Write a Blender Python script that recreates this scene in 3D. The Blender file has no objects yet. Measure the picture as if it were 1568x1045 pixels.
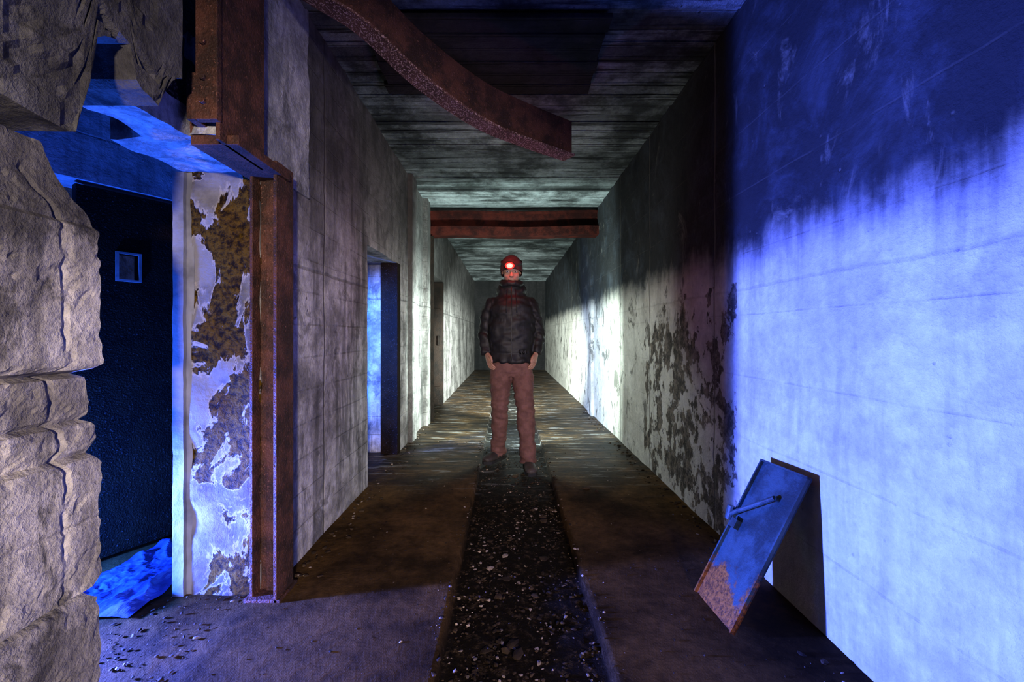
import bpy, bmesh, math, random, time
from mathutils import Vector, noise, Matrix
random.seed(7)
T0 = time.time()
sc = bpy.context.scene
sc.view_settings.view_transform = 'Standard'
XL, XR, ZC, YE = -1.04, 1.19, 2.80, 13.4

# ------------------------------------------------------------------ helpers
def N(nt, typ, ins=None, **props):
    n = nt.nodes.new(typ)
    for k, v in props.items(): setattr(n, k, v)
    for k, v in (ins or {}).items():
        if isinstance(v, bpy.types.NodeSocket): nt.links.new(v, n.inputs[k])
        else: n.inputs[k].default_value = v
    return n
def M_(nt, op, a, b=0.0, c=0.0, clamp=False):
    return N(nt, 'ShaderNodeMath', {0: a, 1: b, 2: c}, operation=op, use_clamp=clamp).outputs[0]
def c4(c): return (c[0], c[1], c[2], 1.0)
def MIX(nt, f, a, b, blend='MIX'):
    a = c4(a) if isinstance(a, tuple) else a
    b = c4(b) if isinstance(b, tuple) else b
    return N(nt, 'ShaderNodeMix', {0: f, 6: a, 7: b}, data_type='RGBA', blend_type=blend).outputs[2]
def STEP(nt, v, lo, hi):
    return N(nt, 'ShaderNodeMapRange', {0: v, 1: lo, 2: hi, 3: 0.0, 4: 1.0}, interpolation_type='SMOOTHSTEP').outputs[0]
def NOISE(nt, vec, s, d=5, r=.6, scale3=None, dist=0.0):
    if scale3:
        vec = N(nt, 'ShaderNodeVectorMath', {0: vec, 1: scale3}, operation='MULTIPLY').outputs[0]
    return N(nt, 'ShaderNodeTexNoise', {'Vector': vec, 'Scale': s, 'Detail': d, 'Roughness': r, 'Distortion': dist}).outputs[0]
def new_mat(name):
    m = bpy.data.materials.new(name); m.use_nodes = True
    nt = m.node_tree
    b = nt.nodes['Principled BSDF']
    pos = nt.nodes.new('ShaderNodeTexCoord').outputs['Object']
    return m, nt, b, pos
def finish(nt, b, col, rough, height=None, dist=.01, strength=.7, metal=0.0, spec=.5):
    for sock, v in (('Base Color', col), ('Roughness', rough), ('Metallic', metal), ('Specular IOR Level', spec)):
        if isinstance(v, bpy.types.NodeSocket): nt.links.new(v, b.inputs[sock])
        else: b.inputs[sock].default_value = c4(v) if isinstance(v, tuple) else v
    if height is not None:
        bp = N(nt, 'ShaderNodeBump', {'Height': height, 'Distance': dist, 'Strength': strength})
        nt.links.new(bp.outputs[0], b.inputs['Normal'])

def concrete(name, lo, dk, soot=(.03, .03, .03), z0=1.4, z1=2.2, sootamt=.9, axis='z', board=.14, sooty=.9, soots=.7, sootk=5,
             linestr=.5, seams=(), zline=None, zls=.5, patches=(), blotch=.5, bump=.012, var=0.0, mould=0.0, grain=1.9, scuffs=0.0, mouldy=None):
    m, nt, b, pos = new_mat(name)
    sep = N(nt, 'ShaderNodeSeparateXYZ', {0: pos})
    X, Y, Z = sep.outputs
    n1 = NOISE(nt, pos, 1.9, 7, .7)
    n2 = NOISE(nt, pos, 18, 6, .75)
    st = NOISE(nt, pos, 1.0, 5, .68, (8, 8, .7)) if axis == 'z' else NOISE(nt, pos, 1.0, 6, .72, (1.2, 16, 1))
    col = MIX(nt, STEP(nt, n1, .38, .6), dk, lo)
    sc_ = M_(nt, 'MULTIPLY_ADD', n2, grain, 1-grain/2)
    colv = N(nt, 'ShaderNodeCombineColor', {0: sc_, 1: sc_, 2: sc_}).outputs[0]
    col = MIX(nt, 1.0, col, colv, 'MULTIPLY')
    col = MIX(nt, M_(nt, 'MULTIPLY', STEP(nt, st, .48, .66), blotch), col, tuple(.3*x for x in dk))
    A = Z if axis == 'z' else Y
    if mould > 0:
        n5 = NOISE(nt, pos, 5.5, 8, .72, (1, 1, .7), .6)
        mf = M_(nt, 'MULTIPLY', STEP(nt, n5, .53, .62), mould)
        if mouldy: mf = M_(nt, 'MULTIPLY', mf, STEP(nt, Y, mouldy[0], mouldy[1]))
        col = MIX(nt, mf, col, tuple(.25*x for x in dk))
    if var > 0:
        wn = N(nt, 'ShaderNodeTexWhiteNoise', {'W': M_(nt, 'FLOOR', M_(nt, 'DIVIDE', A, board))}, noise_dimensions='1D').outputs[0]
        f = M_(nt, 'MULTIPLY', wn, var)
        col = MIX(nt, f, col, tuple(.3*x for x in dk))
    warp = M_(nt, 'MULTIPLY_ADD', n1, .02, A)
    pp = M_(nt, 'PINGPONG', warp, board/2)
    line = M_(nt, 'SUBTRACT', 1.0, STEP(nt, pp, .001, .006))
    lmask = STEP(nt, st, .4, .6)
    line = M_(nt, 'MULTIPLY', line, M_(nt, 'MULTIPLY_ADD', lmask, .8, .2))
    allm = M_(nt, 'MULTIPLY', line, linestr)
    for s in seams:
        d = M_(nt, 'ABSOLUTE', M_(nt, 'SUBTRACT', M_(nt, 'MULTIPLY_ADD', n1, .03, Y), s+.015))
        q = M_(nt, 'MULTIPLY', M_(nt, 'SUBTRACT', 1.0, STEP(nt, d, .003, .012)), .7)
        allm = M_(nt, 'MAXIMUM', allm, q)
    if zline is not None:
        d = M_(nt, 'ABSOLUTE', M_(nt, 'SUBTRACT', M_(nt, 'MULTIPLY_ADD', n1, .05, Z), zline+.025))
        q = M_(nt, 'MULTIPLY', M_(nt, 'SUBTRACT', 1.0, STEP(nt, d, .002, .012)), zls)
        allm = M_(nt, 'MAXIMUM', allm, q)
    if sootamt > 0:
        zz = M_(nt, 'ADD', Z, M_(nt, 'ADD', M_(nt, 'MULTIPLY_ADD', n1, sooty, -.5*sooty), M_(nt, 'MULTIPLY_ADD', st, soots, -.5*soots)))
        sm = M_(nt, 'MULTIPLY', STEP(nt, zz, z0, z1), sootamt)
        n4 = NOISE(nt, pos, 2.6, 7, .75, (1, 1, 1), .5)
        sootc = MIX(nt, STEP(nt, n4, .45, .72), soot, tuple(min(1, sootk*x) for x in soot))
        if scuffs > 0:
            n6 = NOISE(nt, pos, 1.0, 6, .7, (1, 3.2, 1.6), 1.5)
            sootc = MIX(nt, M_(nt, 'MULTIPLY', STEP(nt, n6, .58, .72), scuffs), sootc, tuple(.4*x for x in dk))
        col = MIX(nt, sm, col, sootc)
    hpatch = None
    for (yc, yw, zc, zw, thr) in patches:
        my = M_(nt, 'SUBTRACT', 1.0, M_(nt, 'DIVIDE', M_(nt, 'ABSOLUTE', M_(nt, 'SUBTRACT', Y, yc)), yw))
        mz = M_(nt, 'SUBTRACT', 1.0, M_(nt, 'DIVIDE', M_(nt, 'ABSOLUTE', M_(nt, 'SUBTRACT', Z, zc)), zw))
        mm = M_(nt, 'MINIMUM', my, mz)
        pn = NOISE(nt, pos, 5.5, 7, .66, (1, 1, .75))
        v = M_(nt, 'MULTIPLY_ADD', M_(nt, 'MINIMUM', mm, .35), .2, pn)
        pm = M_(nt, 'MULTIPLY', STEP(nt, v, thr, thr+.02), M_(nt, 'GREATER_THAN', mm, 0.0))
        pc = MIX(nt, STEP(nt, n2, .42, .6), (.03, .024, .018), (.2, .16, .12))
        col = MIX(nt, M_(nt, 'MULTIPLY', pm, .9), col, pc)
        hpatch = pm if hpatch is None else M_(nt, 'MAXIMUM', hpatch, pm)
    vo = N(nt, 'ShaderNodeTexVoronoi', {'Vector': pos, 'Scale': 13.0}).outputs['Distance']
    pit = M_(nt, 'MULTIPLY', M_(nt, 'SUBTRACT', 1.0, STEP(nt, vo, .05, .12)), STEP(nt, n1, .5, .6))
    allm = M_(nt, 'MAXIMUM', allm, M_(nt, 'MULTIPLY', pit, .6))
    col = MIX(nt, allm, col, tuple(.25*x for x in dk))
    h = M_(nt, 'MULTIPLY_ADD', n2, 1.2, n1)
    h = M_(nt, 'SUBTRACT', h, allm)
    if hpatch is not None:
        h = M_(nt, 'SUBTRACT', h, M_(nt, 'MULTIPLY', hpatch, .6))
        h = M_(nt, 'ADD', h, M_(nt, 'MULTIPLY', M_(nt, 'MULTIPLY', n2, hpatch), 1.5))
    finish(nt, b, col, .85, h, bump, .9, spec=.2)
    return m

def rust(name, a=(.024, .010, .006), c=(.085, .030, .017), speck=(.18, .075, .05), thr=.62, rough=.7, spec=.3):
    m, nt, b, pos = new_mat(name)
    n1 = NOISE(nt, pos, 6, 6, .72)
    n2 = NOISE(nt, pos, 120, 2, .6)
    col = MIX(nt, STEP(nt, n1, .4, .62), a, c)
    col = MIX(nt, STEP(nt, n2, thr, thr+.1), col, speck)
    h = M_(nt, 'ADD', n2, n1)
    finish(nt, b, col, rough, h, .007, .8, metal=.0, spec=spec)
    return m

def plain(name, col, rough=.7, bs=80, bd=.003, var=.3, metal=0.0, spec=.4, emit=None, es=0):
    m, nt, b, pos = new_mat(name)
    n1 = NOISE(nt, pos, bs, 3, .6)
    n2 = NOISE(nt, pos, bs*.12, 4, .6)
    c = MIX(nt, STEP(nt, n2, .35, .65), tuple(x*(1-var) for x in col), tuple(min(1, x*(1+var)) for x in col))
    finish(nt, b, c, rough, n1, bd, .5, metal, spec)
    if emit:
        b.inputs['Emission Color'].default_value = c4(emit); b.inputs['Emission Strength'].default_value = es
    return m

def mesh_obj(name, verts, faces, mat=None, smooth=False, parent=None):
    me = bpy.data.meshes.new(name)
    me.from_pydata([tuple(v) for v in verts], [], faces)
    me.update()
    o = bpy.data.objects.new(name, me)
    sc.collection.objects.link(o)
    if mat:
        for mm in (mat if isinstance(mat, list) else [mat]): me.materials.append(mm)
    if smooth:
        me.polygons.foreach_set('use_smooth', [True]*len(me.polygons))
    if parent: o.parent = parent
    return o
def bm_obj(name, bm, mat=None, smooth=False, parent=None):
    bmesh.ops.recalc_face_normals(bm, faces=bm.faces[:])
    me = bpy.data.meshes.new(name); bm.to_mesh(me); bm.free()
    o = bpy.data.objects.new(name, me); sc.collection.objects.link(o)
    if mat:
        for mm in (mat if isinstance(mat, list) else [mat]): me.materials.append(mm)
    if smooth: me.polygons.foreach_set('use_smooth', [True]*len(me.polygons))
    if parent: o.parent = parent
    return o
def fbm(v, s, o=3):
    return noise.fractal(Vector(v)*s, 1.0, 2.0, o)
def grid_box(mn, mx, step, V, F):
    n = [max(1, int(round((mx[a]-mn[a])/step))) for a in range(3)]
    idx = {}
    def vid(i, j, k):
        key = (i, j, k)
        if key not in idx:
            idx[key] = len(V)
            V.append(Vector((mn[0]+(mx[0]-mn[0])*i/n[0], mn[1]+(mx[1]-mn[1])*j/n[1], mn[2]+(mx[2]-mn[2])*k/n[2])))
        return idx[key]
    for j in range(n[1]):
        for k in range(n[2]):
            F.append((vid(0, j, k), vid(0, j, k+1), vid(0, j+1, k+1), vid(0, j+1, k)))
            F.append((vid(n[0], j, k), vid(n[0], j+1, k), vid(n[0], j+1, k+1), vid(n[0], j, k+1)))
    for i in range(n[0]):
        for k in range(n[2]):
            F.append((vid(i, 0, k), vid(i+1, 0, k), vid(i+1, 0, k+1), vid(i, 0, k+1)))
            F.append((vid(i, n[1], k), vid(i, n[1], k+1), vid(i+1, n[1], k+1), vid(i+1, n[1], k)))
        for j in range(n[1]):
            F.append((vid(i, j, 0), vid(i, j+1, 0), vid(i+1, j+1, 0), vid(i+1, j, 0)))
            F.append((vid(i, j, n[2]), vid(i+1, j, n[2]), vid(i+1, j+1, n[2]), vid(i, j+1, n[2])))
def rough_boxes(name, boxes, step, amp, mat, freq=3.0, fn=None, smooth=False, parent=None):
    V, F = [], []
    for b in boxes: grid_box(b[0], b[1], step, V, F)
    out = []
    for v in V:
        w = noise.noise_vector(v*freq)*amp + noise.noise_vector(v*freq*4)*amp*.45
        p = v+w
        if fn: p = fn(v, p)
        out.append(p)
    return mesh_obj(name, out, F, mat, smooth, parent)
def add_box(bm, mn, mx):
    r = bmesh.ops.create_cube(bm, size=1.0)
    for v in r['verts']:
        v.co = Vector([(mn[a]+mx[a])/2 + v.co[a]*(mx[a]-mn[a]) for a in range(3)])
    return r['verts']
def boxes_obj(name, boxes, mat, bev=.003, parent=None):
    bm = bmesh.new()
    for mn, mx in boxes: add_box(bm, mn, mx)
    o = bm_obj(name, bm, mat, parent=parent)
    if bev:
        md = o.modifiers.new('bev', 'BEVEL'); md.width = bev; md.segments = 2
    return o
def sweep(V, F, prof, path, up=Vector((0, 0, 1))):
    base = len(V); m = len(prof)
    for i, p in enumerate(path):
        a = path[max(0, i-1)]; c = path[min(len(path)-1, i+1)]
        t = (c-a).normalized(); s = t.cross(up).normalized()
        for (u, v) in prof: V.append(p + s*u + up*v)
    for i in range(len(path)-1):
        for j in range(m):
            k = (j+1) % m
            F.append((base+i*m+j, base+i*m+k, base+(i+1)*m+k, base+(i+1)*m+j))
    F.append(tuple(base+j for j in range(m))); F.append(tuple(base+(len(path)-1)*m+j for j in reversed(range(m))))
def catmull(pts, n=8):
    P = [Vector(p) for p in pts]; P = [P[0]*2-P[1]]+P+[P[-1]*2-P[-2]]
    out = []
    for i in range(1, len(P)-2):
        for k in range(n):
            t = k/n
            a, b, c, d = P[i-1], P[i], P[i+1], P[i+2]
            out.append(.5*((2*b)+(c-a)*t+(2*a-5*b+4*c-d)*t*t+(3*b-a-3*c+d)*t**3))
    out.append(P[-2]); return out
def loft(bm, rings, seg=20, lateral=Vector((1, 0, 0))):
    R = []
    for i, (c, ra, rb) in enumerate(rings):
        c = Vector(c)
        a = Vector(rings[max(0, i-1)][0]); d = Vector(rings[min(len(rings)-1, i+1)][0])
        t = (d-a).normalized()
        s = (lateral - t*lateral.dot(t)).normalized()
        q = t.cross(s)
        R.append([bm.verts.new(c + s*math.cos(2*math.pi*k/seg)*ra + q*math.sin(2*math.pi*k/seg)*rb) for k in range(seg)])
    for i in range(len(R)-1):
        for k in range(seg):
            bm.faces.new((R[i][k], R[i][(k+1) % seg], R[i+1][(k+1) % seg], R[i+1][k]))
    bm.faces.new(list(reversed(R[0]))); bm.faces.new(R[-1])
def smooth_rings(rings, n=5):
    pts = catmull([r[0] for r in rings], n)
    out = []
    for i, p in enumerate(pts):
        f = i/n; k = min(int(f), len(rings)-2); t = f-k; t = t*t*(3-2*t)
        out.append((p, rings[k][1]*(1-t)+rings[k+1][1]*t, rings[k][2]*(1-t)+rings[k+1][2]*t))
    return out
def ell(bm, c, r, seg=24):
    rr = bmesh.ops.create_uvsphere(bm, u_segments=seg, v_segments=seg//2+2, radius=1.0)
    for v in rr['verts']: v.co = Vector((c[0]+v.co.x*r[0], c[1]+v.co.y*r[1], c[2]+v.co.z*r[2]))
def remesh(name, bm, vox, mat, parent=None, smooth_it=4, disp=None):
    tmp = bm_obj(name+'_tmp', bm)
    md = tmp.modifiers.new('r', 'REMESH'); md.mode = 'VOXEL'; md.voxel_size = vox
    ms = tmp.modifiers.new('s', 'SMOOTH'); ms.factor = .5; ms.iterations = smooth_it
    dg = bpy.context.evaluated_depsgraph_get(); dg.update()
    me = bpy.data.meshes.new_from_object(tmp.evaluated_get(dg))
    bpy.data.objects.remove(tmp)
    me.name = name
    if disp:
        for v in me.vertices:
            v.co = v.co + Vector(v.normal)*disp(v.co)
    me.polygons.foreach_set('use_smooth', [True]*len(me.polygons))
    o = bpy.data.objects.new(name, me); sc.collection.objects.link(o)
    me.materials.clear()
    for mm in (mat if isinstance(mat, list) else [mat]): me.materials.append(mm)
    if parent: o.parent = parent
    return o

# ------------------------------------------------------------------ the man
man = bpy.data.objects.new('standing_man', None); sc.collection.objects.link(man)
man.location = (.035, 3.70, 0)
m_jack = plain('black_jacket', (.008, .0075, .008), .6, 120, .002, .4, spec=.35)
m_trou = plain('brown_trousers', (.14, .066, .055), .85, 150, .002, .2, spec=.2)
m_boot = plain('dark_boots', (.04, .03, .026), .6, 60, .003, .4)
m_skin = plain('skin', (.36, .19, .13), .55, 90, .001, .12)
m_beanie = plain('dark_beanie', (.035, .012, .012), .9, 200, .002, .3)
m_strap = plain('headlamp_strap_cloth', (.02, .02, .02), .8, 200, .001)
m_lamp = plain('black_plastic', (.02, .02, .02), .4, 50, .001)
m_redp = plain('red_lamp_reflector', (.5, .02, .02), .4, 50, .0, emit=(1, .015, .01), es=3)
m_lens = plain('headlamp_lens', (1, .2, .15), .3, 50, .0, emit=(1, .05, .04), es=14)
m_white = plain('eye_white', (.4, .38, .35), .3, 50, 0.0, .05)
m_iris = plain('eye_iris', (.03, .02, .015), .2, 50, 0.0, .05)
bm = bmesh.new()
loft(bm, smooth_rings([((0, 0, .98), .155, .11), ((0, 0, .90), .178, .122), ((0, .0, .82), .18, .12), ((0, 0, .76), .13, .095)]), 28)
legL = [((-.088, .0, .87), .09, .105), ((-.094, .0, .76), .096, .105), ((-.098, .015, .63), .086, .094), ((-.102, .03, .50), .076, .084),
        ((-.106, .065, .38), .076, .082), ((-.112, .10, .22), .068, .076), ((-.116, .128, .10), .068, .077), ((-.117, .135, .055), .073, .084)]
legR = [((.088, .0, .87), .09, .105), ((.096, -.02, .76), .096, .105), ((.106, -.055, .63), .086, .094), ((.115, -.095, .50), .076, .084),
        ((.122, -.10, .38), .076, .082), ((.130, -.115, .22), .068, .076), ((.138, -.135, .10), .068, .077), ((.141, -.14, .055), .073, .084)]
loft(bm, smooth_rings(legL), 24); loft(bm, smooth_rings(legR), 24)
def wr_t(c):
    k = 1.0 if c.z < .8 else .5
    a = .014*noise.noise(Vector((c.x*6, c.y*6, c.z*14+2*c.x*5)))
    b = .008*noise.noise(Vector((c.x*12, c.y*12, c.z*30)))
    lo = .009*math.sin(c.z*110+24*c.x)*max(0, (.26-c.z)/.26)
    kn = .006*math.sin(c.z*85+c.x*25)*math.exp(-((c.z-.5)/.07)**2)
    return k*(a+b)+lo*.7+kn
remesh('trousers', bm, .0075, m_trou, man, 3, wr_t)
bm = bmesh.new()
loft(bm, smooth_rings([((0, .0, .885), .186, .14), ((0, 0, .91), .194, .146), ((0, 0, .97), .194, .14), ((0, 0, 1.10), .198, .138), ((0, 0, 1.24), .204, .14),
                       ((0, .005, 1.35), .2, .135), ((0, .01, 1.42), .172, .12), ((0, .012, 1.47), .125, .10), ((0, .01, 1.53), .096, .096), ((0, .005, 1.60), .09, .095)]), 36)
for s in (-1, 1):
    loft(bm, smooth_rings([((s*.12, .01, 1.405), .055, .068), ((s*.17, .01, 1.385), .062, .072), ((s*.2, .02, 1.32), .064, .07), ((s*.222, .035, 1.22), .062, .067), ((s*.236, .045, 1.14), .060, .065),
                           ((s*.232, .02, 1.07), .057, .06), ((s*.220, -.01, 1.0), .052, .052), ((s*.212, -.025, .955), .047, .048)]), 22, Vector((1, 0, 0)))
ell(bm, (0, .085, 1.52), (.135, .07, .085)); ell(bm, (-.07, .02, 1.505), (.055, .08, .06)); ell(bm, (.07, .02, 1.505), (.055, .08, .06))
def wr_j(c):
    r = .014*noise.noise(Vector((c.x*7, c.y*7, c.z*13)))+.007*noise.noise(Vector((c.x*18, c.y*18, c.z*28)))
    if abs(c.x) > .17: r += .005*math.sin(c.z*48+c.x*50+3*math.sin(c.z*11+c.y*20))
    if c.z < .97: r += .006*math.sin(math.atan2(c.y, c.x)*11)*(.97-c.z)/.09
    r -= .005*math.exp(-((c.z-.965)/.01)**2)
    return r
remesh('jacket', bm, .0075, m_jack, man, 3, wr_j)
bm = bmesh.new()
zp = [(.0, -.141-.004*math.sin(z*9), z) for z in [0.9+i*.05 for i in range(9)]]
zp += [(0, -.136, 1.36), (0, -.12, 1.42), (0, -.103, 1.48), (0, -.092, 1.56)]
loft(bm, [(p, .0045, .01) for p in zp], 8)
for s in (-1, 1):
    loft(bm, [((s*.035, -.097, 1.51), .003, .003), ((s*.04, -.122, 1.44), .003, .003), ((s*.042, -.14, 1.36), .003, .003), ((s*.045, -.145, 1.31), .004, .004)], 6)
bm_obj('jacket_zipper_and_cords', bm, m_lamp, True, man)
bm = bmesh.new()
ring = []
for i in range(25):
    a = 2*math.pi*i/24
    ring.append(((.078*math.cos(a), .0+.088*math.sin(a), 1.572+.012*math.sin(a)+.005*math.sin(3*a)), .027, .030))
loft(bm, ring, 12, Vector((0, 0, 1)))
remesh('collar', bm, .005, m_jack, man, 2, lambda c: .006*noise.noise(c*25))
def boot(bm, ax, ay, ang):
    d = Vector((math.sin(ang), -math.cos(ang), 0)); lat = Vector((math.cos(ang), math.sin(ang), 0)); A = Vector((ax, ay, 0))
    rr = [(-.085, .052, .022, .03), (-.07, .055, .038, .045), (-.03, .058, .042, .052), (.03, .05, .044, .046), (.09, .042, .05, .038), (.14, .037, .051, .033), (.175, .033, .042, .029), (.195, .028, .022, .02)]
    loft(bm, smooth_rings([((A+d*t+Vector((0, 0, h))), a, b) for t, h, a, b in rr], 3), 18, lat)
    loft(bm, [((A+Vector((0, 0, .05))), .045, .05), ((A+Vector((0, 0, .15))), .045, .05)], 16)
def sole(bm, ax, ay, ang):
    d = Vector((math.sin(ang), -math.cos(ang), 0)); lat = Vector((math.cos(ang), math.sin(ang), 0)); A = Vector((ax, ay, 0))
    out = [(-.092, .0), (-.08, .033), (-.03, .043), (.04, .042), (.1, .052), (.15, .051), (.19, .03), (.203, 0)]
    o2 = [(t, w) for t, w in out]+[(t, -w) for t, w in reversed(out[1:-1])]
    lo = [bm.verts.new(A+d*t+lat*w+Vector((0, 0, -.002))) for t, w in o2]; hi = [bm.verts.new(A+d*t+lat*w+Vector((0, 0, .024))) for t, w in o2]
    bm.faces.new(lo); bm.faces.new(list(reversed(hi)))
    for i in range(len(o2)): bm.faces.new((lo[i], lo[(i+1) % len(o2)], hi[(i+1) % len(o2)], hi[i]))
for nm, ax, ay, an in (('boot_left', -.117, .135, -.65), ('boot_right', .141, -.14, .1)):
    bm = bmesh.new(); boot(bm, ax, ay, an)
    remesh(nm, bm, .006, m_boot, man, 2, lambda c: .002*noise.noise(c*25))
    bm = bmesh.new(); sole(bm, ax, ay, an)
    bm_obj(nm+'_sole', bm, m_lamp, False, man)
for s in (-1, 1):
    bm = bmesh.new()
    w = Vector((s*.212, -.03, .965)); p = Vector((s*.190, -.064, .885))
    dr = (p-w).normalized(); lat = Vector((s*.45, .85, 0)); lat = (lat-dr*lat.dot(dr)).normalized(); nn = dr.cross(lat)
    loft(bm, smooth_rings([(w-dr*.03, .026, .021), (w, .028, .02), (w.lerp(p, .5), .038, .018), (p, .041, .016)], 3), 16, lat)
    for k, (ln, off) in enumerate(((.07, -.030), (.078, -.010), (.073, .010), (.058, .029))):
        b0 = p+lat*off*1.0
        inw = Vector((-s*.75, .05, 0))
        p1 = b0+(dr+inw*.3).normalized()*ln*.45; p2 = p1+(dr+inw*.8).normalized()*ln*.33; p3 = p2+(dr+inw*1.4).normalized()*ln*.25
        loft(bm, smooth_rings([(b0-dr*.015, .0095, .0095), (p1, .0088, .0088), (p2, .008, .008), (p3, .006, .006)], 3), 10, lat)
    t0 = w.lerp(p, .35)-lat*.028; t1 = t0-lat*.022+dr*.03; t2 = t1+dr*.03-lat*.004; t3 = t2+dr*.02+lat*.004
    loft(bm, smooth_rings([(t0, .013, .013), (t1, .0115, .0115), (t2, .010, .010), (t3, .007, .007)], 3), 10, nn)
    remesh('hand_left' if s < 0 else 'hand_right', bm, .0032, m_skin, man, 2)
HP = []
bm = bmesh.new()
ell(bm, (0, .012, 1.715), (.076, .094, .092)); ell(bm, (0, -.02, 1.665), (.063, .068, .082)); ell(bm, (0, -.048, 1.612), (.034, .034, .026))
ell(bm, (-.033, -.055, 1.665), (.027, .024, .026)); ell(bm, (.033, -.055, 1.665), (.027, .024, .026)); ell(bm, (0, -.074, 1.712), (.05, .014, .010))
loft(bm, [((0, -.078, 1.706), .007, .008), ((0, -.091, 1.682), .010, .011), ((0, -.1, 1.664), .016, .013), ((0, -.085, 1.656), .014, .008)], 12)
ell(bm, (0, -.082, 1.636), (.025, .008, .0055)); ell(bm, (0, -.080, 1.627), (.021, .008, .0055))
for s in (-1, 1): ell(bm, (s*.074, .015, 1.69), (.008, .018, .028))
loft(bm, [((0, .01, 1.66), .055, .06), ((0, .01, 1.54), .056, .06)], 20)
HP.append(remesh('head', bm, .0035, m_skin, man, 3, lambda c: -.004*(math.exp(-((abs(c.x)-.032)/.014)**2-((c.z-1.695)/.010)**2) if c.y < -.05 else 0)))
for s in (-1, 1):
    bm = bmesh.new(); ell(bm, (s*.031, -.072, 1.694), (.0125, .011, .009), 16); HP.append(bm_obj('eye_white_%d' % (1 if s < 0 else 2), bm, m_white, True, man))
    bm = bmesh.new(); ell(bm, (s*.031, -.081, 1.694), (.0052, .003, .0052), 12); HP.append(bm_obj('iris_%d' % (1 if s < 0 else 2), bm, m_iris, True, man))
bm = bmesh.new(); ell(bm, (0, .012, 1.712), (.089, .106, .104), 40)
for v in bm.verts:
    if v.co.z < 1.712: v.co.x = v.co.x*.4+.6*math.copysign(min(abs(v.co.x)*1.25, .089), v.co.x)
bmesh.ops.bisect_plane(bm, geom=bm.verts[:]+bm.edges[:]+bm.faces[:], plane_co=(0, -.09, 1.715), plane_no=(0, .55, 1), clear_inner=True)
o = bm_obj('beanie', bm, m_beanie, True, man); md = o.modifiers.new('s', 'SOLIDIFY'); md.thickness = .006; HP.append(o)
def hring(nm, z, rx, ry, h, th, mat, tl=.16):
    bm = bmesh.new(); rows = []
    for r_, zz in ((1, -h), (1+th/.09, -h*.7), (1+th/.09, h*.7), (1, h)):
        rows.append([bm.verts.new((rx*r_*math.cos(2*math.pi*i/40), .012+ry*r_*math.sin(2*math.pi*i/40), z+zz+tl*(ry*math.sin(2*math.pi*i/40)))) for i in range(40)])
    for a in range(3):
        for i in range(40): bm.faces.new((rows[a][i], rows[a][(i+1) % 40], rows[a+1][(i+1) % 40], rows[a+1][i]))
    HP.append(bm_obj(nm, bm, mat, True, man))
hring('headlamp_strap', 1.757, .083, .100, .011, .004, m_strap)
bm = bmesh.new()
loft(bm, [((-.015, -.085, 1.745), .040, .028), ((-.015, -.105, 1.743), .040, .028), ((-.015, -.116, 1.742), .038, .027)], 20)
HP.append(bm_obj('headlamp_housing', bm, m_lamp, True, man))
bm = bmesh.new()
loft(bm, [((-.015, -.114, 1.742), .036, .026), ((-.015, -.119, 1.742), .035, .025)], 24)
HP.append(bm_obj('headlamp_reflector', bm, m_redp, True, man))
bm = bmesh.new(); ell(bm, (-.015, -.119, 1.742), (.024, .009, .018), 16); HP.append(bm_obj('headlamp_lens', bm, m_lens, True, man))
for o in HP:
    K = 1.10
    o.data.transform(Matrix.Translation((0, .0, 1.60))@Matrix.Rotation(math.radians(13), 4, 'X')@Matrix.Translation((0, 0, -1.60))@Matrix.Translation((0, 0, 1.812*(1-K)))@Matrix.Diagonal((K, K, K, 1)))
print('man', time.time()-T0)

# ------------------------------------------------------------------ materials
m_left = concrete('concrete_left', (.50, .465, .43), (.19, .175, .16), soot=(.022, .021, .020), z0=1.3, z1=2.2, sootamt=.88,
                  board=.17, linestr=.35, seams=(2.41, 4.42, 7.6, 10.8), zline=1.47, blotch=.7, mould=.6, sootk=5)
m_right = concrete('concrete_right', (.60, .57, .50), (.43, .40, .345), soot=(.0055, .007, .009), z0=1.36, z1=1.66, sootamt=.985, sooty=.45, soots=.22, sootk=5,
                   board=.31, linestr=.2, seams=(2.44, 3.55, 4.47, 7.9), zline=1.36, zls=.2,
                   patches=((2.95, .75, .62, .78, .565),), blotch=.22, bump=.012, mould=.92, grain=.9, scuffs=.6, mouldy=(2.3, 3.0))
m_near = concrete('concrete_broken', (.47, .425, .385), (.19, .17, .155), soot=(.025, .023, .021), z0=1.2, z1=1.5, sootamt=.88, board=.3,  # soot towards the top also paints the weaker light up there
                  linestr=.15, blotch=.6, bump=.013, mould=.8)
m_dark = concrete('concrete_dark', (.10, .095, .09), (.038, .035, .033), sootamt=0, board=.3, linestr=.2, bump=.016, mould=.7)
m_end = concrete('far_end_shade', (.012, .011, .011), (.006, .006, .006), sootamt=0, linestr=.2)  # near-black albedo paints the darkness at the corridor's far end
m_ceil = concrete('concrete_ceiling', (.31, .35, .345), (.045, .052, .05), sootamt=0, axis='y', board=.13, linestr=.95,
                  blotch=.97, bump=.024, var=.8)
m_blue = concrete('concrete_sideroom', (.26, .26, .28), (.16, .16, .18), sootamt=0, board=.3, linestr=.3)
m_lint = concrete('concrete_lintel_pale', (.42, .41, .41), (.18, .18, .19), sootamt=0, board=.3, linestr=.1, mould=.6, bump=.02)
m_rust = rust('rusted_steel')
m_rustp = rust('rust_speckled', (.05, .02, .015), (.11, .045, .035), (.4, .25, .22), .52)
m_dsteel = rust('dark_steel', (.006, .0042, .003), (.014, .008, .005), (.05, .03, .02), .66, .6, .1)
m_door = rust('door_dark_steel', (.006, .003, .0014), (.012, .006, .0026), (.05, .04, .04), .63, .6, .06)

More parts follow.
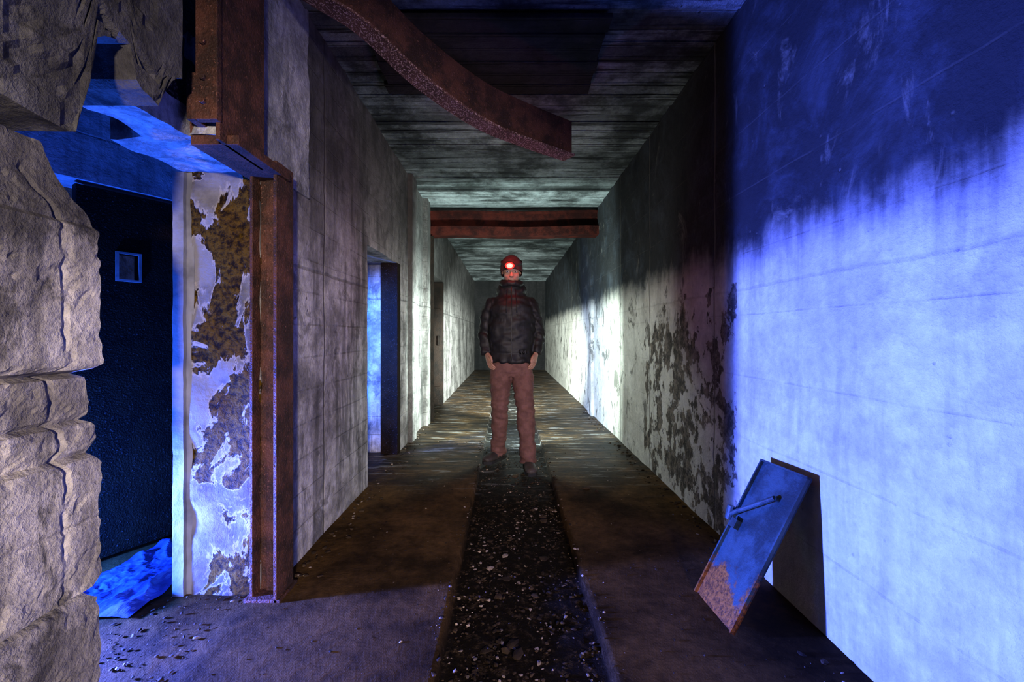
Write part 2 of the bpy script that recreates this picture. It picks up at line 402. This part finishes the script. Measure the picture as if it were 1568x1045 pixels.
def jamb_mat():
    m, nt, b, pos = new_mat('peeling_plaster')
    n1 = NOISE(nt, pos, 4.6, 8, .6, (1.2, 1, .8), .5)
    n2 = NOISE(nt, pos, 40, 6, .7)
    n3 = NOISE(nt, pos, 3, 6, .65)
    msk = STEP(nt, n1, .495, .51)
    rim = M_(nt, 'MULTIPLY', STEP(nt, n1, .465, .49), M_(nt, 'SUBTRACT', 1.0, msk))
    paint = MIX(nt, STEP(nt, n3, .35, .6), (.065, .06, .065), (.19, .18, .175))
    paint = MIX(nt, M_(nt, 'MULTIPLY', rim, .6), paint, (.34, .31, .28))
    sub = MIX(nt, STEP(nt, n2, .38, .62), (.018, .009, .0005), (.15, .08, .006))
    col = MIX(nt, msk, paint, sub)
    h = M_(nt, 'ADD', M_(nt, 'MULTIPLY', msk, -1.2), M_(nt, 'MULTIPLY', n2, M_(nt, 'MULTIPLY_ADD', msk, 1.8, .25)))
    finish(nt, b, col, .75, h, .02, 1.0, spec=.08)
    return m
m_jamb = jamb_mat()

def floor_mat():
    m, nt, b, pos = new_mat('wet_dirty_floor')
    sep = N(nt, 'ShaderNodeSeparateXYZ', {0: pos}); X, Y, Z = sep.outputs
    n1 = NOISE(nt, pos, 2.2, 6, .65); n2 = NOISE(nt, pos, 24, 6, .75); n3 = NOISE(nt, pos, 95, 2, .7)
    tr = NOISE(nt, pos, 1.0, 6, .75, (2.4, 15, 1))
    col = MIX(nt, STEP(nt, n1, .35, .65), (.020, .011, .004), (.085, .045, .014))
    sc_ = M_(nt, 'MULTIPLY_ADD', n2, 2.4, -.2)
    colv = N(nt, 'ShaderNodeCombineColor', {0: sc_, 1: sc_, 2: sc_}).outputs[0]
    col = MIX(nt, 1.0, col, colv, 'MULTIPLY')
    dx = M_(nt, 'ABSOLUTE', M_(nt, 'SUBTRACT', X, .055))
    trench = M_(nt, 'SUBTRACT', 1.0, STEP(nt, dx, .28, .31))
    grv = MIX(nt, STEP(nt, n2, .5, .72), (.006, .004, .002), (.06, .038, .018))
    col = MIX(nt, trench, col, grv)
    col = MIX(nt, M_(nt, 'MULTIPLY', STEP(nt, n3, .66, .76), .5), col, (.14, .09, .035))
    wide = STEP(nt, Y, 2.8, 4.0)
    col = MIX(nt, M_(nt, 'MULTIPLY', M_(nt, 'SUBTRACT', 1.0, STEP(nt, tr, .46, .53)), M_(nt, 'MULTIPLY', wide, .9)), col, (.004, .004, .004))  # black bands painted as shade between the floor glints
    col = MIX(nt, M_(nt, 'MULTIPLY', M_(nt, 'MULTIPLY', STEP(nt, tr, .56, .62), wide), .8), col, (.24, .24, .23))  # pale streaks paint the back light glinting on wet floor
    h = M_(nt, 'ADD', M_(nt, 'MULTIPLY', n2, .6), M_(nt, 'MULTIPLY', n3, .15))
    h = M_(nt, 'ADD', h, M_(nt, 'MULTIPLY', M_(nt, 'MULTIPLY', tr, wide), 3.0))
    h = M_(nt, 'ADD', h, M_(nt, 'MULTIPLY', M_(nt, 'MULTIPLY', n2, trench), 1.2))
    ro = N(nt, 'ShaderNodeMapRange', {0: wide, 1: 0.0, 2: 1.0, 3: .85, 4: .5}).outputs[0]
    sp = N(nt, 'ShaderNodeMapRange', {0: wide, 1: 0.0, 2: 1.0, 3: .04, 4: .3}).outputs[0]
    finish(nt, b, col, ro, h, .013, .75, spec=sp)
    return m
m_floor = floor_mat()

# ------------------------------------------------------------------ floor
xs = [-2.7+i*.06 for i in range(28)]
xs += [XL+i*.04 for i in range(0, 22)]
xs = [x for x in xs if x < -.27] + [-.262, -.245, -.235]
xs += [-.235+.035*i for i in range(1, 17)] + [.345, .355, .375]
xs += [.375+i*.04 for i in range(1, 22)]
xs = sorted(set(round(x, 4) for x in xs))
ys = [-3.6+i*.2 for i in range(11)]+[-1.4+i*.045 for i in range(int(15/.045))]
V, F = [], []
for y in ys:
    for x in xs:
        wob = .012*noise.noise(Vector((3.1, y*2.2, 0)))
        xx = x + (wob if abs(x-.055) < .33 else 0)
        z = .003*noise.noise(Vector((x*2.5, y*2.5, 0)))
        if -.24 < x < .35: z += -.045 + .012*fbm((x, y, 3), 9, 2)
        if y > 3.1: z += .007*min(1, (y-3.1))*noise.noise(Vector((x*.5, y*6, 1)))
        if x < XL-.05: z += .006*noise.noise(Vector((x*6, y*6, 7)))-.01
        V.append((xx, y, z))
nx = len(xs)
for j in range(len(ys)-1):
    for i in range(nx-1):
        F.append((j*nx+i, j*nx+i+1, (j+1)*nx+i+1, (j+1)*nx+i))
mesh_obj('floor', V, F, m_floor, True)
print('floor', time.time()-T0)

# ------------------------------------------------------------------ walls
T = .35
rough_boxes('wall_left', [((XL-T, 1.93, -.05), (XL, 3.16, ZC+.1)),
                          ((XL-T, 3.16, 1.80), (XL, 4.10, ZC+.1)),
                          ((XL-T, 4.10, -.05), (XL, 5.60, ZC+.1)),
                          ((XL-T, 5.60, 1.97), (XL, 6.90, ZC+.1)),
                          ((XL-T, 6.90, -.05), (XL, YE, ZC+.1))], .06, .007, m_left)
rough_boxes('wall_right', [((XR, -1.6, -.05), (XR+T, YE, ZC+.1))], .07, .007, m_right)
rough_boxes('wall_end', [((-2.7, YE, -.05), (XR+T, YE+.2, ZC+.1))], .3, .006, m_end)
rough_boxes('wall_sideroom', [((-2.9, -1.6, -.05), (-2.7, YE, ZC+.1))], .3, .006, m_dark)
V, F = [], []
y = -1.6
while y < YE:
    w = .13
    z = ZC + random.uniform(-.007, .009)
    x0, x1 = -2.7, XR+.05
    n = 24
    b0 = len(V)
    tilt = random.uniform(-.005, .005)
    for i in range(n+1):
        x = x0+(x1-x0)*i/n
        dz = .004*noise.noise(Vector((x*3, y*3, 5)))
        V += [(x, y, z+dz+.05), (x, y+.003, z+dz+tilt), (x, y+w-.003, z+dz-tilt), (x, y+w, z+dz+.05)]
    for i in range(n):
        for q in range(3):
            a = b0+i*4+q
            F.append((a, a+1, a+5, a+4))
    y += w
V += [(-2.7, -1.6, ZC+.045), (XR+.3, -1.6, ZC+.045), (XR+.3, YE, ZC+.045), (-2.7, YE, ZC+.045)]
b0 = len(V)-4
F.append((b0, b0+1, b0+2, b0+3))
mesh_obj('ceiling', V, F, m_ceil)

rough_boxes('pilaster', [((XL-.02, 4.42, 0), (XL+.05, 4.62, ZC))], .05, .004, m_left)
rough_boxes('pilaster.001', [((XL-.02, 5.22, 0), (XL+.06, 5.40, ZC))], .05, .004, m_left)
rough_boxes('pilaster.002', [((XR-.04, 5.85, 0), (XR+.02, 6.1, ZC))], .05, .004, m_right)

def lerp_tab(tab, z):
    for (a, b), (c, d) in zip(tab, tab[1:]):
        if a <= z <= c: return b+(d-b)*(z-a)/(c-a)
    return tab[0][1] if z < tab[0][0] else tab[-1][1]
edge = [(0, 1.10), (.24, 1.095), (.455, 1.09), (.47, 1.065), (.50, 1.065), (.515, 1.085), (.8, 1.085), (.825, 1.06), (.845, 1.065), (.86, 1.09), (.9, 1.085), (.915, 1.06), (.935, 1.075),
        (1.02, 1.065), (1.035, 1.055), (1.05, 1.085), (1.3, 1.085), (1.42, 1.075), (1.47, 1.03), (1.52, 1.0), (1.62, .98)]
cracks = [(.485, .03, .005), (.665, .006, .003), (.835, .026, .005), (.915, .016, .004), (1.035, .035, .007), (1.25, .006, .003), (1.40, .014, .005)]
lay = [(0, -.010), (.484, -.010), (.486, .0), (.834, .002), (.836, -.013), (.914, -.014), (.916, -.020), (1.034, -.020), (1.036, .003), (1.25, .0), (1.251, .002), (1.4, -.0), (1.41, -.015), (1.6, -.05)]
def near_fn(v, p):
    w = max(0, (v.y+.6)/1.7)
    zz = v.z + .02*noise.noise(Vector((v.y*1.8, 5, 0))) + .005*noise.noise(Vector((v.y*16, 1, 0)))
    ny = p.y + (lerp_tab(edge, zz)-1.08)*w + .008*noise.noise(Vector((v.x*6, v.z*9, 3)))*w + .008*noise.noise(Vector((v.x*20, v.z*40, 3)))*w
    d = .003*noise.noise(Vector((v.y*2.2, v.z*2.2, 9))) + lerp_tab(lay, zz)
    ch = noise.fractal(Vector((v.y*7, v.z*7, 2)), .8, 2.1, 4)
    if ch > .2: d -= .0045*min(1, (ch-.2)/.04)
    d += .0015*noise.fractal(Vector((v.y*22, v.z*22, 2)), .6, 2.2, 3)
    for c, dep, wd in cracks: d -= dep*math.exp(-((zz-c)/wd)**2)
    yy = v.y+.03*noise.noise(Vector((0, 0, v.z*3)))+.006*noise.noise(Vector((0, 0, v.z*20)))
    if zz > .5 and zz < 1.5: d -= .010*math.exp(-((yy-1.0)/.005)**2)
    return Vector((p.x + (d if v.x > -1.2 else 0), ny, p.z))
rough_boxes('broken_concrete_wall', [((XL-.36, .4, -.05), (XL, 1.08, 1.58))], .0105, .001, m_near, 5, near_fn)
rough_boxes('broken_concrete_wall_rear', [((XL-.36, -1.0, -.05), (XL-.02, .42, 1.56))], .08, .01, m_near, 5)
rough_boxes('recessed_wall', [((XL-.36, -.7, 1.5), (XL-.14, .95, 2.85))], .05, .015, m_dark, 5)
bot = [(.0, 1.66), (.8, 1.62), (1.0, 1.60), (1.03, 1.68), (1.06, 1.88), (1.15, 1.92), (1.17, 1.82), (1.24, 1.80), (1.3, 1.92), (1.5, 2.0)]
def lint_fn(v, p):
    f = max(0, (2.85-v.z)/1.25)
    b = lerp_tab(bot, v.y) + .010*noise.noise(Vector((v.y*9, 0, 3)))
    z = 2.85-(2.85-b)*f
    d = .006*noise.noise(Vector((v.y*2.5, z*2.5, 4)))
    ch = noise.fractal(Vector((v.y*5, z*5, 6)), .8, 2.1, 4)
    if ch > .14: d -= .009*min(1, (ch-.14)/.03)
    d += .002*noise.noise(Vector((v.y*20, z*20, 6)))
    d -= .03*math.exp(-((z-(2.25-v.y*.3)-.02*noise.noise(Vector((v.y*9, 0, 0))))/.007)**2)
    return Vector((p.x+d, p.y, z+(p.z-v.z)))
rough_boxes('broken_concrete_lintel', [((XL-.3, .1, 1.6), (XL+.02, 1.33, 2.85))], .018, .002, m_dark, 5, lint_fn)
def li2(v, p):
    return p + Vector((0, 0, .02*noise.noise(v*8) if v.z < 1.9 else 0))
rough_boxes('door_lintel', [((-1.40, 1.50, 1.83), (-1.03, 2.2, 2.84)), ((-1.27, 1.26, 1.82), (-1.12, 1.52, 1.93))], .025, .010, m_lint, 6, li2)
def jf(v, p):
    return p + Vector((.008*noise.noise(Vector((v.z*6, 0, 3))), (-.016*noise.noise(Vector((v.x*7, v.z*7, 0))) if v.y < 1.87 else 0), 0))
rough_boxes('door_jamb_plaster', [((-1.38, 1.855, -.02), (-1.08, 1.92, 1.85))], .015, .003, m_jamb, 8, jf)
m_frame = plain('painted_frame', (.17, .17, .18), .6, 40, .004, .35, spec=.2)
rough_boxes('door_frame', [((-1.452, 1.84, -.02), (-1.405, 1.97, 1.86)), ((-1.41, 1.86, -.02), (-1.372, 1.97, 1.86))], .025, .003, m_frame, 8)

def slant(s, off=0.0):
    return (-2.02+(s-2.08)*.586 - off*.863, s+off*.505)
def slab(V, F, s0, s1, z0, z1, o0, o1):
    b = len(V)
    for o in (o0, o1):
        for s, z in ((s0, z0), (s1, z0), (s1, z1), (s0, z1)):
            x, y = slant(s, o); V.append((x, y, z))
    F += [(b, b+1, b+2, b+3), (b+7, b+6, b+5, b+4), (b, b+4, b+5, b+1), (b+1, b+5, b+6, b+2), (b+2, b+6, b+7, b+3), (b+3, b+7, b+4, b)]
V, F = [], []
sA, sB, zA, zB = 2.155, 2.225, 1.41, 1.54
slab(V, F, 2.02, sA, .02, 1.85, 0, .05); slab(V, F, sB, 2.95, .02, 1.85, 0, .05)
slab(V, F, sA, sB, .02, zA, 0, .05); slab(V, F, sA, sB, zB, 1.85, 0, .05)
d1 = mesh_obj('door_1', V, F, m_door)
V, F = [], []
for a, b_, c, d in ((sA-.010, sB+.010, zB, zB+.010), (sA-.010, sB+.010, zA-.010, zA), (sA-.010, sA, zA, zB), (sB, sB+.010, zA, zB)):
    slab(V, F, a, b_, c, d, -.012, 0)
mesh_obj('slot_rim', V, F, m_frame, parent=d1)
V, F = [], []
slab(V, F, 1.75, 2.95, 1.87, 2.84, -.02, .2)
mesh_obj('wall_above_door', V, F, m_blue)

boxes_obj('doorway_steel_frame', [((-1.19, 3.98, 0), (-1.03, 4.085, 1.8))], m_door, .004)
boxes_obj('door_2', [((-1.40, 6.72, .01), (-1.02, 6.78, 1.95)), ((-1.35, 6.70, .3), (-1.06, 6.72, .34)), ((-1.35, 6.70, 1.5), (-1.06, 6.72, 1.54)),
                     ((-1.10, 6.66, .95), (-1.07, 6.70, 1.1))], m_dsteel, .004)
boxes_obj('doorway_steel_frame.001', [((-1.1, 5.50, 0), (-.97, 5.62, 2.4)), ((-1.06, 5.48, 0), (-.955, 5.50, 2.4))], m_dsteel, .004)

# ------------------------------------------------------------------ rusty steel
boxes_obj('steel_column', [((-1.093, 1.80, 0), (-1.081, 1.90, 1.86)), ((-.982, 1.78, 0), (-.968, 1.92, 1.86)),
                           ((-1.081, 1.86, 0), (-.982, 1.872, 1.86)), ((-1.11, 1.78, 0), (-.955, 1.93, .014)),
                           ((-1.05, 1.848, 0), (-1.012, 1.86, 1.86))], m_rust, .002)
bm = bmesh.new()
add_box(bm, (-1.19, 1.50, 1.84), (-.995, 1.515, 2.84))
add_box(bm, (-1.005, 1.46, 1.80), (-.99, 1.73, 2.84))
add_box(bm, (-1.06, 1.44, 1.86), (-.985, 1.465, 2.84))
add_box(bm, (-1.09, 1.44, 1.86), (-1.06, 1.50, 2.02))
add_box(bm, (-1.12, 1.50, 1.80), (-.95, 1.86, 1.835))
for z in (1.92, 2.0, 2.12, 2.3):
    r = bmesh.ops.create_cone(bm, cap_ends=True, segments=6, radius1=.011, radius2=.011, depth=.016)
    for v in r['verts']: v.co = Vector((-1.03+v.co.x, 1.434+v.co.z, z+v.co.y))
for i in range(2):
    r = bmesh.ops.create_cone(bm, cap_ends=True, segments=8, radius1=.006, radius2=.006, depth=.07)
    for v in r['verts']: v.co = Vector((-1.10-v.co.z, 1.485+v.co.x, 1.93+.035*i+v.co.y))
o = bm_obj('steel_lintel_plate', bm, m_rust)
md = o.modifiers.new('b', 'BEVEL'); md.width = .002
V, F = [], []
pth = catmull([(-1.235, 1.50, 2.85), (-1.215, 1.47, 2.4), (-1.2, 1.44, 2.1), (-1.17, 1.43, 1.93)], 5)
for p in pth: V += [p+Vector((-.03, .0, 0)), p+Vector((.045, .02, 0)), p+Vector((.045, .03, 0)), p+Vector((-.03, .01, 0))]
for i in range(len(pth)-1):
    for j in range(4):
        F.append((i*4+j, i*4+(j+1) % 4, (i+1)*4+(j+1) % 4, (i+1)*4+j))
n_ = (len(pth)-1)*4
F += [(0, 1, 2, 3), (n_+3, n_+2, n_+1, n_)]
mesh_obj('torn_steel_flange', V, F, m_rustp)

path = catmull([(-.99, 1.72, 2.64), (-.80, 1.80, 2.57), (-.634, 1.9, 2.515), (-.41, 2.1, 2.39), (-.134, 2.35, 2.312), (.129, 2.55, 2.295), (.415, 2.75, 2.289)], 8)
V, F = [], []
sweep(V, F, [(-.01, 0), (-.01, .21), (-.06, .21), (-.06, .22), (.002, .22), (.002, 0)], path)
o = mesh_obj('bent_steel_beam', V, F, m_rust)
V, F = [], []
sweep(V, F, [(-.075, -.012), (-.075, 0.0), (.03, 0.0), (.03, -.012)], path)
mesh_obj('lower_flange', V, F, m_rustp, parent=o)

V, F = [], []
pth = [Vector((XL-.0+i*(XR-XL)/16, 5.62+.02*math.sin(i*.4), 2.42+.012*math.sin(i*.5))) for i in range(17)]
sweep(V, F, [(-.10, 0), (.10, 0), (.10, .015), (.008, .018), (.008, .30), (.06, .31), (.06, .325), (-.06, .325), (-.06, .31), (-.008, .30), (-.008, .018), (-.10, .015)], pth)
sweep(V, F, [(.085, .0), (.11, .0), (.11, .11), (.085, .11)], pth)
mesh_obj('steel_crossbeam', V, F, rust('rusted_crossbeam', (.012, .002, .0015), (.045, .007, .004), (.06, .012, .008), spec=.1))

m_wood = concrete('dark_formwork_wood', (.035, .031, .030), (.012, .011, .010), sootamt=0, axis='y', board=.115, linestr=.9, blotch=.7, var=.4)
bx = []
for i in range(6):
    bx.append(((-.75-random.uniform(0, .05), 2.16+i*.115, 2.74+random.uniform(-.004, .004)), (.53+random.uniform(-.01, .01), 2.16+i*.115+.11, 2.768)))
bx += [((-.6, 2.2, 2.766), (-.54, 2.82, 2.79)), ((.3, 2.2, 2.766), (.36, 2.82, 2.79))]
boxes_obj('formwork_board_panel', bx, m_wood, .003)

# ------------------------------------------------------------------ leaning steel panel
def panel_mat():
    m, nt, b, pos = new_mat('painted_rusty_panel')
    sep = N(nt, 'ShaderNodeSeparateXYZ', {0: pos})
    n1 = NOISE(nt, pos, 7, 7, .7); n2 = NOISE(nt, pos, 70, 4, .7)
    paint = MIX(nt, STEP(nt, n1, .38, .62), (.008, .02, .022), (.03, .06, .065))
    paint = MIX(nt, STEP(nt, n2, .64, .7), paint, (.01, .008, .008))
    rst = MIX(nt, STEP(nt, n2, .35, .65), (.07, .018, .003), (.34, .10, .012))
    zz = M_(nt, 'MULTIPLY_ADD', n1, .5, sep.outputs[2])
    f = M_(nt, 'SUBTRACT', 1.0, STEP(nt, zz, .36, .42))
    finish(nt, b, MIX(nt, f, paint, rst), .5, M_(nt, 'ADD', n1, n2), .005, .6, spec=.3)
    return m
m_panel = panel_mat()
O = Vector((.845, 1.578, .008)); es = Vector((.318, .038, .568)); L = es.length; es.normalize(); et = Vector((0, 1, 0)); et = (et-es*et.dot(es)).normalized()
en = et.cross(es).normalized()
if en.x > 0: en = -en
bm = bmesh.new()
def pbox(s0, s1, t0, t1, n0, n1):
    vs = add_box(bm, (s0, t0, n0), (s1, t1, n1))
    for v in vs: v.co = O+es*v.co.x+et*v.co.y+en*v.co.z
pbox(0, L, 0, .29, 0, .006)
pbox(0, L, 0, .008, 0, .02); pbox(0, L, .282, .29, 0, .02); pbox(L-.008, L, 0, .29, 0, .02)
a = O+es*(.56*L)+et*.30+en*.028; c = O+es*(.80*L)+et*.10+en*.024
def rod(a, c, r, seg=12):
    loft(bm, [(a, r, r), (a.lerp(c, .5), r, r), (c, r, r)], seg, Vector((.3, .5, .8)))
rod(a, c, .010); rod(a+Vector((-.0, .0, -.02)), a+es*.03+Vector((0, 0, .01)), .018); rod(c, c-en*.03, .009)
pbox(.5*L, .56*L, .23, .27, 0, .03)
bm_obj('leaning_steel_panel', bm, m_panel)

m_tarp = plain('plastic_sheet_mat', (.035, .05, .16), .25, 30, .006, .5, spec=.6)
V, F = [], []
nu, nv = 70, 60
for j in range(nv+1):
    for i in range(nu+1):
        u, v = i/nu, j/nv
        x = -1.96+.46*u+.10*v*(1-u); y_ = 1.68+.62*v
        r = 1-abs(noise.noise(Vector((x*7, y_*7, 0))))*2.2
        z = .006+.03*max(0, r)**2*(.5+noise.noise(Vector((x*3, y_*3, 4))))+.012*abs(fbm((x, y_, 0), 16))
        e = min(u, 1-u, v, 1-v)
        z *= min(1, .35+e*6)
        V.append((x+.03*noise.noise(Vector((y_*8, 0, 0))), y_+.03*noise.noise(Vector((x*8, 2, 0))), z+.002))
for j in range(nv):
    for i in range(nu):
        a_ = j*(nu+1)+i; F.append((a_, a_+1, a_+nu+2, a_+nu+1))
mesh_obj('crumpled_plastic_sheet', V, F, m_tarp, False)

# ------------------------------------------------------------------ rubble
tb = bmesh.new(); bmesh.ops.create_icosphere(tb, subdivisions=1, radius=1.0)
tb.verts.ensure_lookup_table()
IV = [v.co.copy() for v in tb.verts]; IF = [tuple(v.index for v in f.verts) for f in tb.faces]; tb.free()
RV, RF, RM = [], [], []
def stone(x, y, r, z0=0):
    if .78 < x and 1.5 < y < 1.95: return
    sx, sy, sz = random.uniform(.6, 1.6), random.uniform(.6, 1.2), random.uniform(.25, .6)
    a = random.uniform(0, 6.28); ca, sa = math.cos(a), math.sin(a)
    b = len(RV)
    mi = 0 if random.random() < .8 else 1
    for v in IV:
        q = 1+random.uniform(-.32, .25)
        px, py, pz = v.x*sx*q*r, v.y*sy*q*r, v.z*sz*q*r
        RV.append((x+px*ca-py*sa, y+px*sa+py*ca, z0+r*sz*.5+pz))
    for f in IF:
        RF.append(tuple(b+k for k in f)); RM.append(mi)
for i in range(3200):
    y = 1.2+3.2*random.random()**1.3
    stone(random.uniform(-.22, .33), y, random.choice([.002, .003, .004, .005, .007, .009]), -.046)
for i in range(22): stone(random.uniform(-.18, .3), random.uniform(1.35, 3), random.uniform(.013, .024), -.046)
for i in range(500):
    y = 1.25+5*random.random(); s = random.random()
    if s < .5: stone(XL+.03+abs(random.gauss(0, .05)), max(y, 1.98), random.choice([.003, .005, .007, .011]))
    else: stone(XR-.03-abs(random.gauss(0, .05)), y, random.choice([.003, .005, .008, .012]))
for i in range(1100): stone(random.uniform(-1.0, 1.15), random.uniform(1.2, 4.5), random.choice([.0015, .002, .003, .004, .006]))
for i in range(200): stone(random.choice([-.26, .37])+random.gauss(0, .015), random.uniform(1.2, 4.5), random.choice([.003, .004, .006, .008]))
for i in range(260): stone(random.uniform(-1.6, -.95), random.uniform(1.3, 1.84), random.choice([.002, .003, .005, .008]), -.006)
for x, y, r in ((.58, 3.1, .035), (.64, 3.05, .02), (.06, 3.35, .03), (-.88, 2.35, .02), (-.93, 2.7, .024), (-.86, 2.9, .015), (-.9, 2.45, .014)): stone(x, y, r, 0)
rb = mesh_obj('rubble_gravel', RV, RF, [plain('rubble_stone_dark', (.035, .022, .012), .85, 60, .004, .6, spec=.1), plain('rubble_stone_pale', (.20, .15, .11), .8, 60, .004, .6)])
rb.data.polygons.foreach_set('material_index', RM)

# ------------------------------------------------------------------ lights
def light(name, typ, loc, energy, color, size=.05, target=None, cone=None, blend=1.0):
    ld = bpy.data.lights.new(name, typ); ld.energy = energy; ld.color = color
    ld.shadow_soft_size = size
    o = bpy.data.objects.new(name, ld); sc.collection.objects.link(o); o.location = loc
    if target is not None:
        o.rotation_euler = (Vector(target)-Vector(loc)).to_track_quat('-Z', 'Y').to_euler()
    if cone: ld.spot_size = math.radians(cone); ld.spot_blend = blend
    return o
BL = (.084, .13, 1.0)
light('blue_flood_light', 'SPOT', (-2.15, 1.55, .17), 3400, BL, .03, (1.19, 1.15, .85), 80, .95)
light('blue_room_fill', 'POINT', (-2.12, 1.52, .2), 560, (.015, .11, 1.0), .04)  # added fill next to the flood, for ambient deep blue and ceiling
light('blue_doorway_light', 'SPOT', (-1.85, 2.9, 1.3), 1000, (.03, .15, 1.0), .05, (-1.25, 4.1, 1.0), 70, .8)
light('warm_work_light', 'SPOT', (.75, -2.6, 1.35), 1250, (1.0, .84, .74), .12, (-.6, 1.8, .86), 48, .9)
light('white_back_light', 'SPOT', (.04, 4.15, 1.0), 400, (.78, 1.0, .97), .05, (.04, 9, .9), 165, .35)
light('white_far_fill', 'SPOT', (.04, 4.17, .98), 5200, (.85, 1.0, .98), .05, (.04, 9, .6), 62, .8)  # extra narrow cone added to even out brightness along the far walls
light('white_back_fill', 'POINT', (.04, 4.02, 1.05), 30, (.8, 1.0, .97), .05)  # added fill point, lifts the walls beside the man
light('red_headlamp_glow', 'POINT', (.02, 3.40, 1.80), 4, (1, .02, .012), .01)
w = bpy.data.worlds.new('World'); sc.world = w; w.use_nodes = True
w.node_tree.nodes['Background'].inputs[0].default_value = (.5, .55, .6, 1); w.node_tree.nodes['Background'].inputs[1].default_value = .005

# ------------------------------------------------------------------ camera
cd = bpy.data.cameras.new('camera'); cam = bpy.data.objects.new('camera', cd); sc.collection.objects.link(cam)
cam.location = (0, 0, 1.13); cam.rotation_euler = (math.radians(90), 0, 0)
cd.sensor_width = 36; cd.lens = 650/1568*36; cd.shift_x = 7/1568; cd.shift_y = -10.5/1568; cd.clip_start = .02
sc.camera = cam
print('done', time.time()-T0)
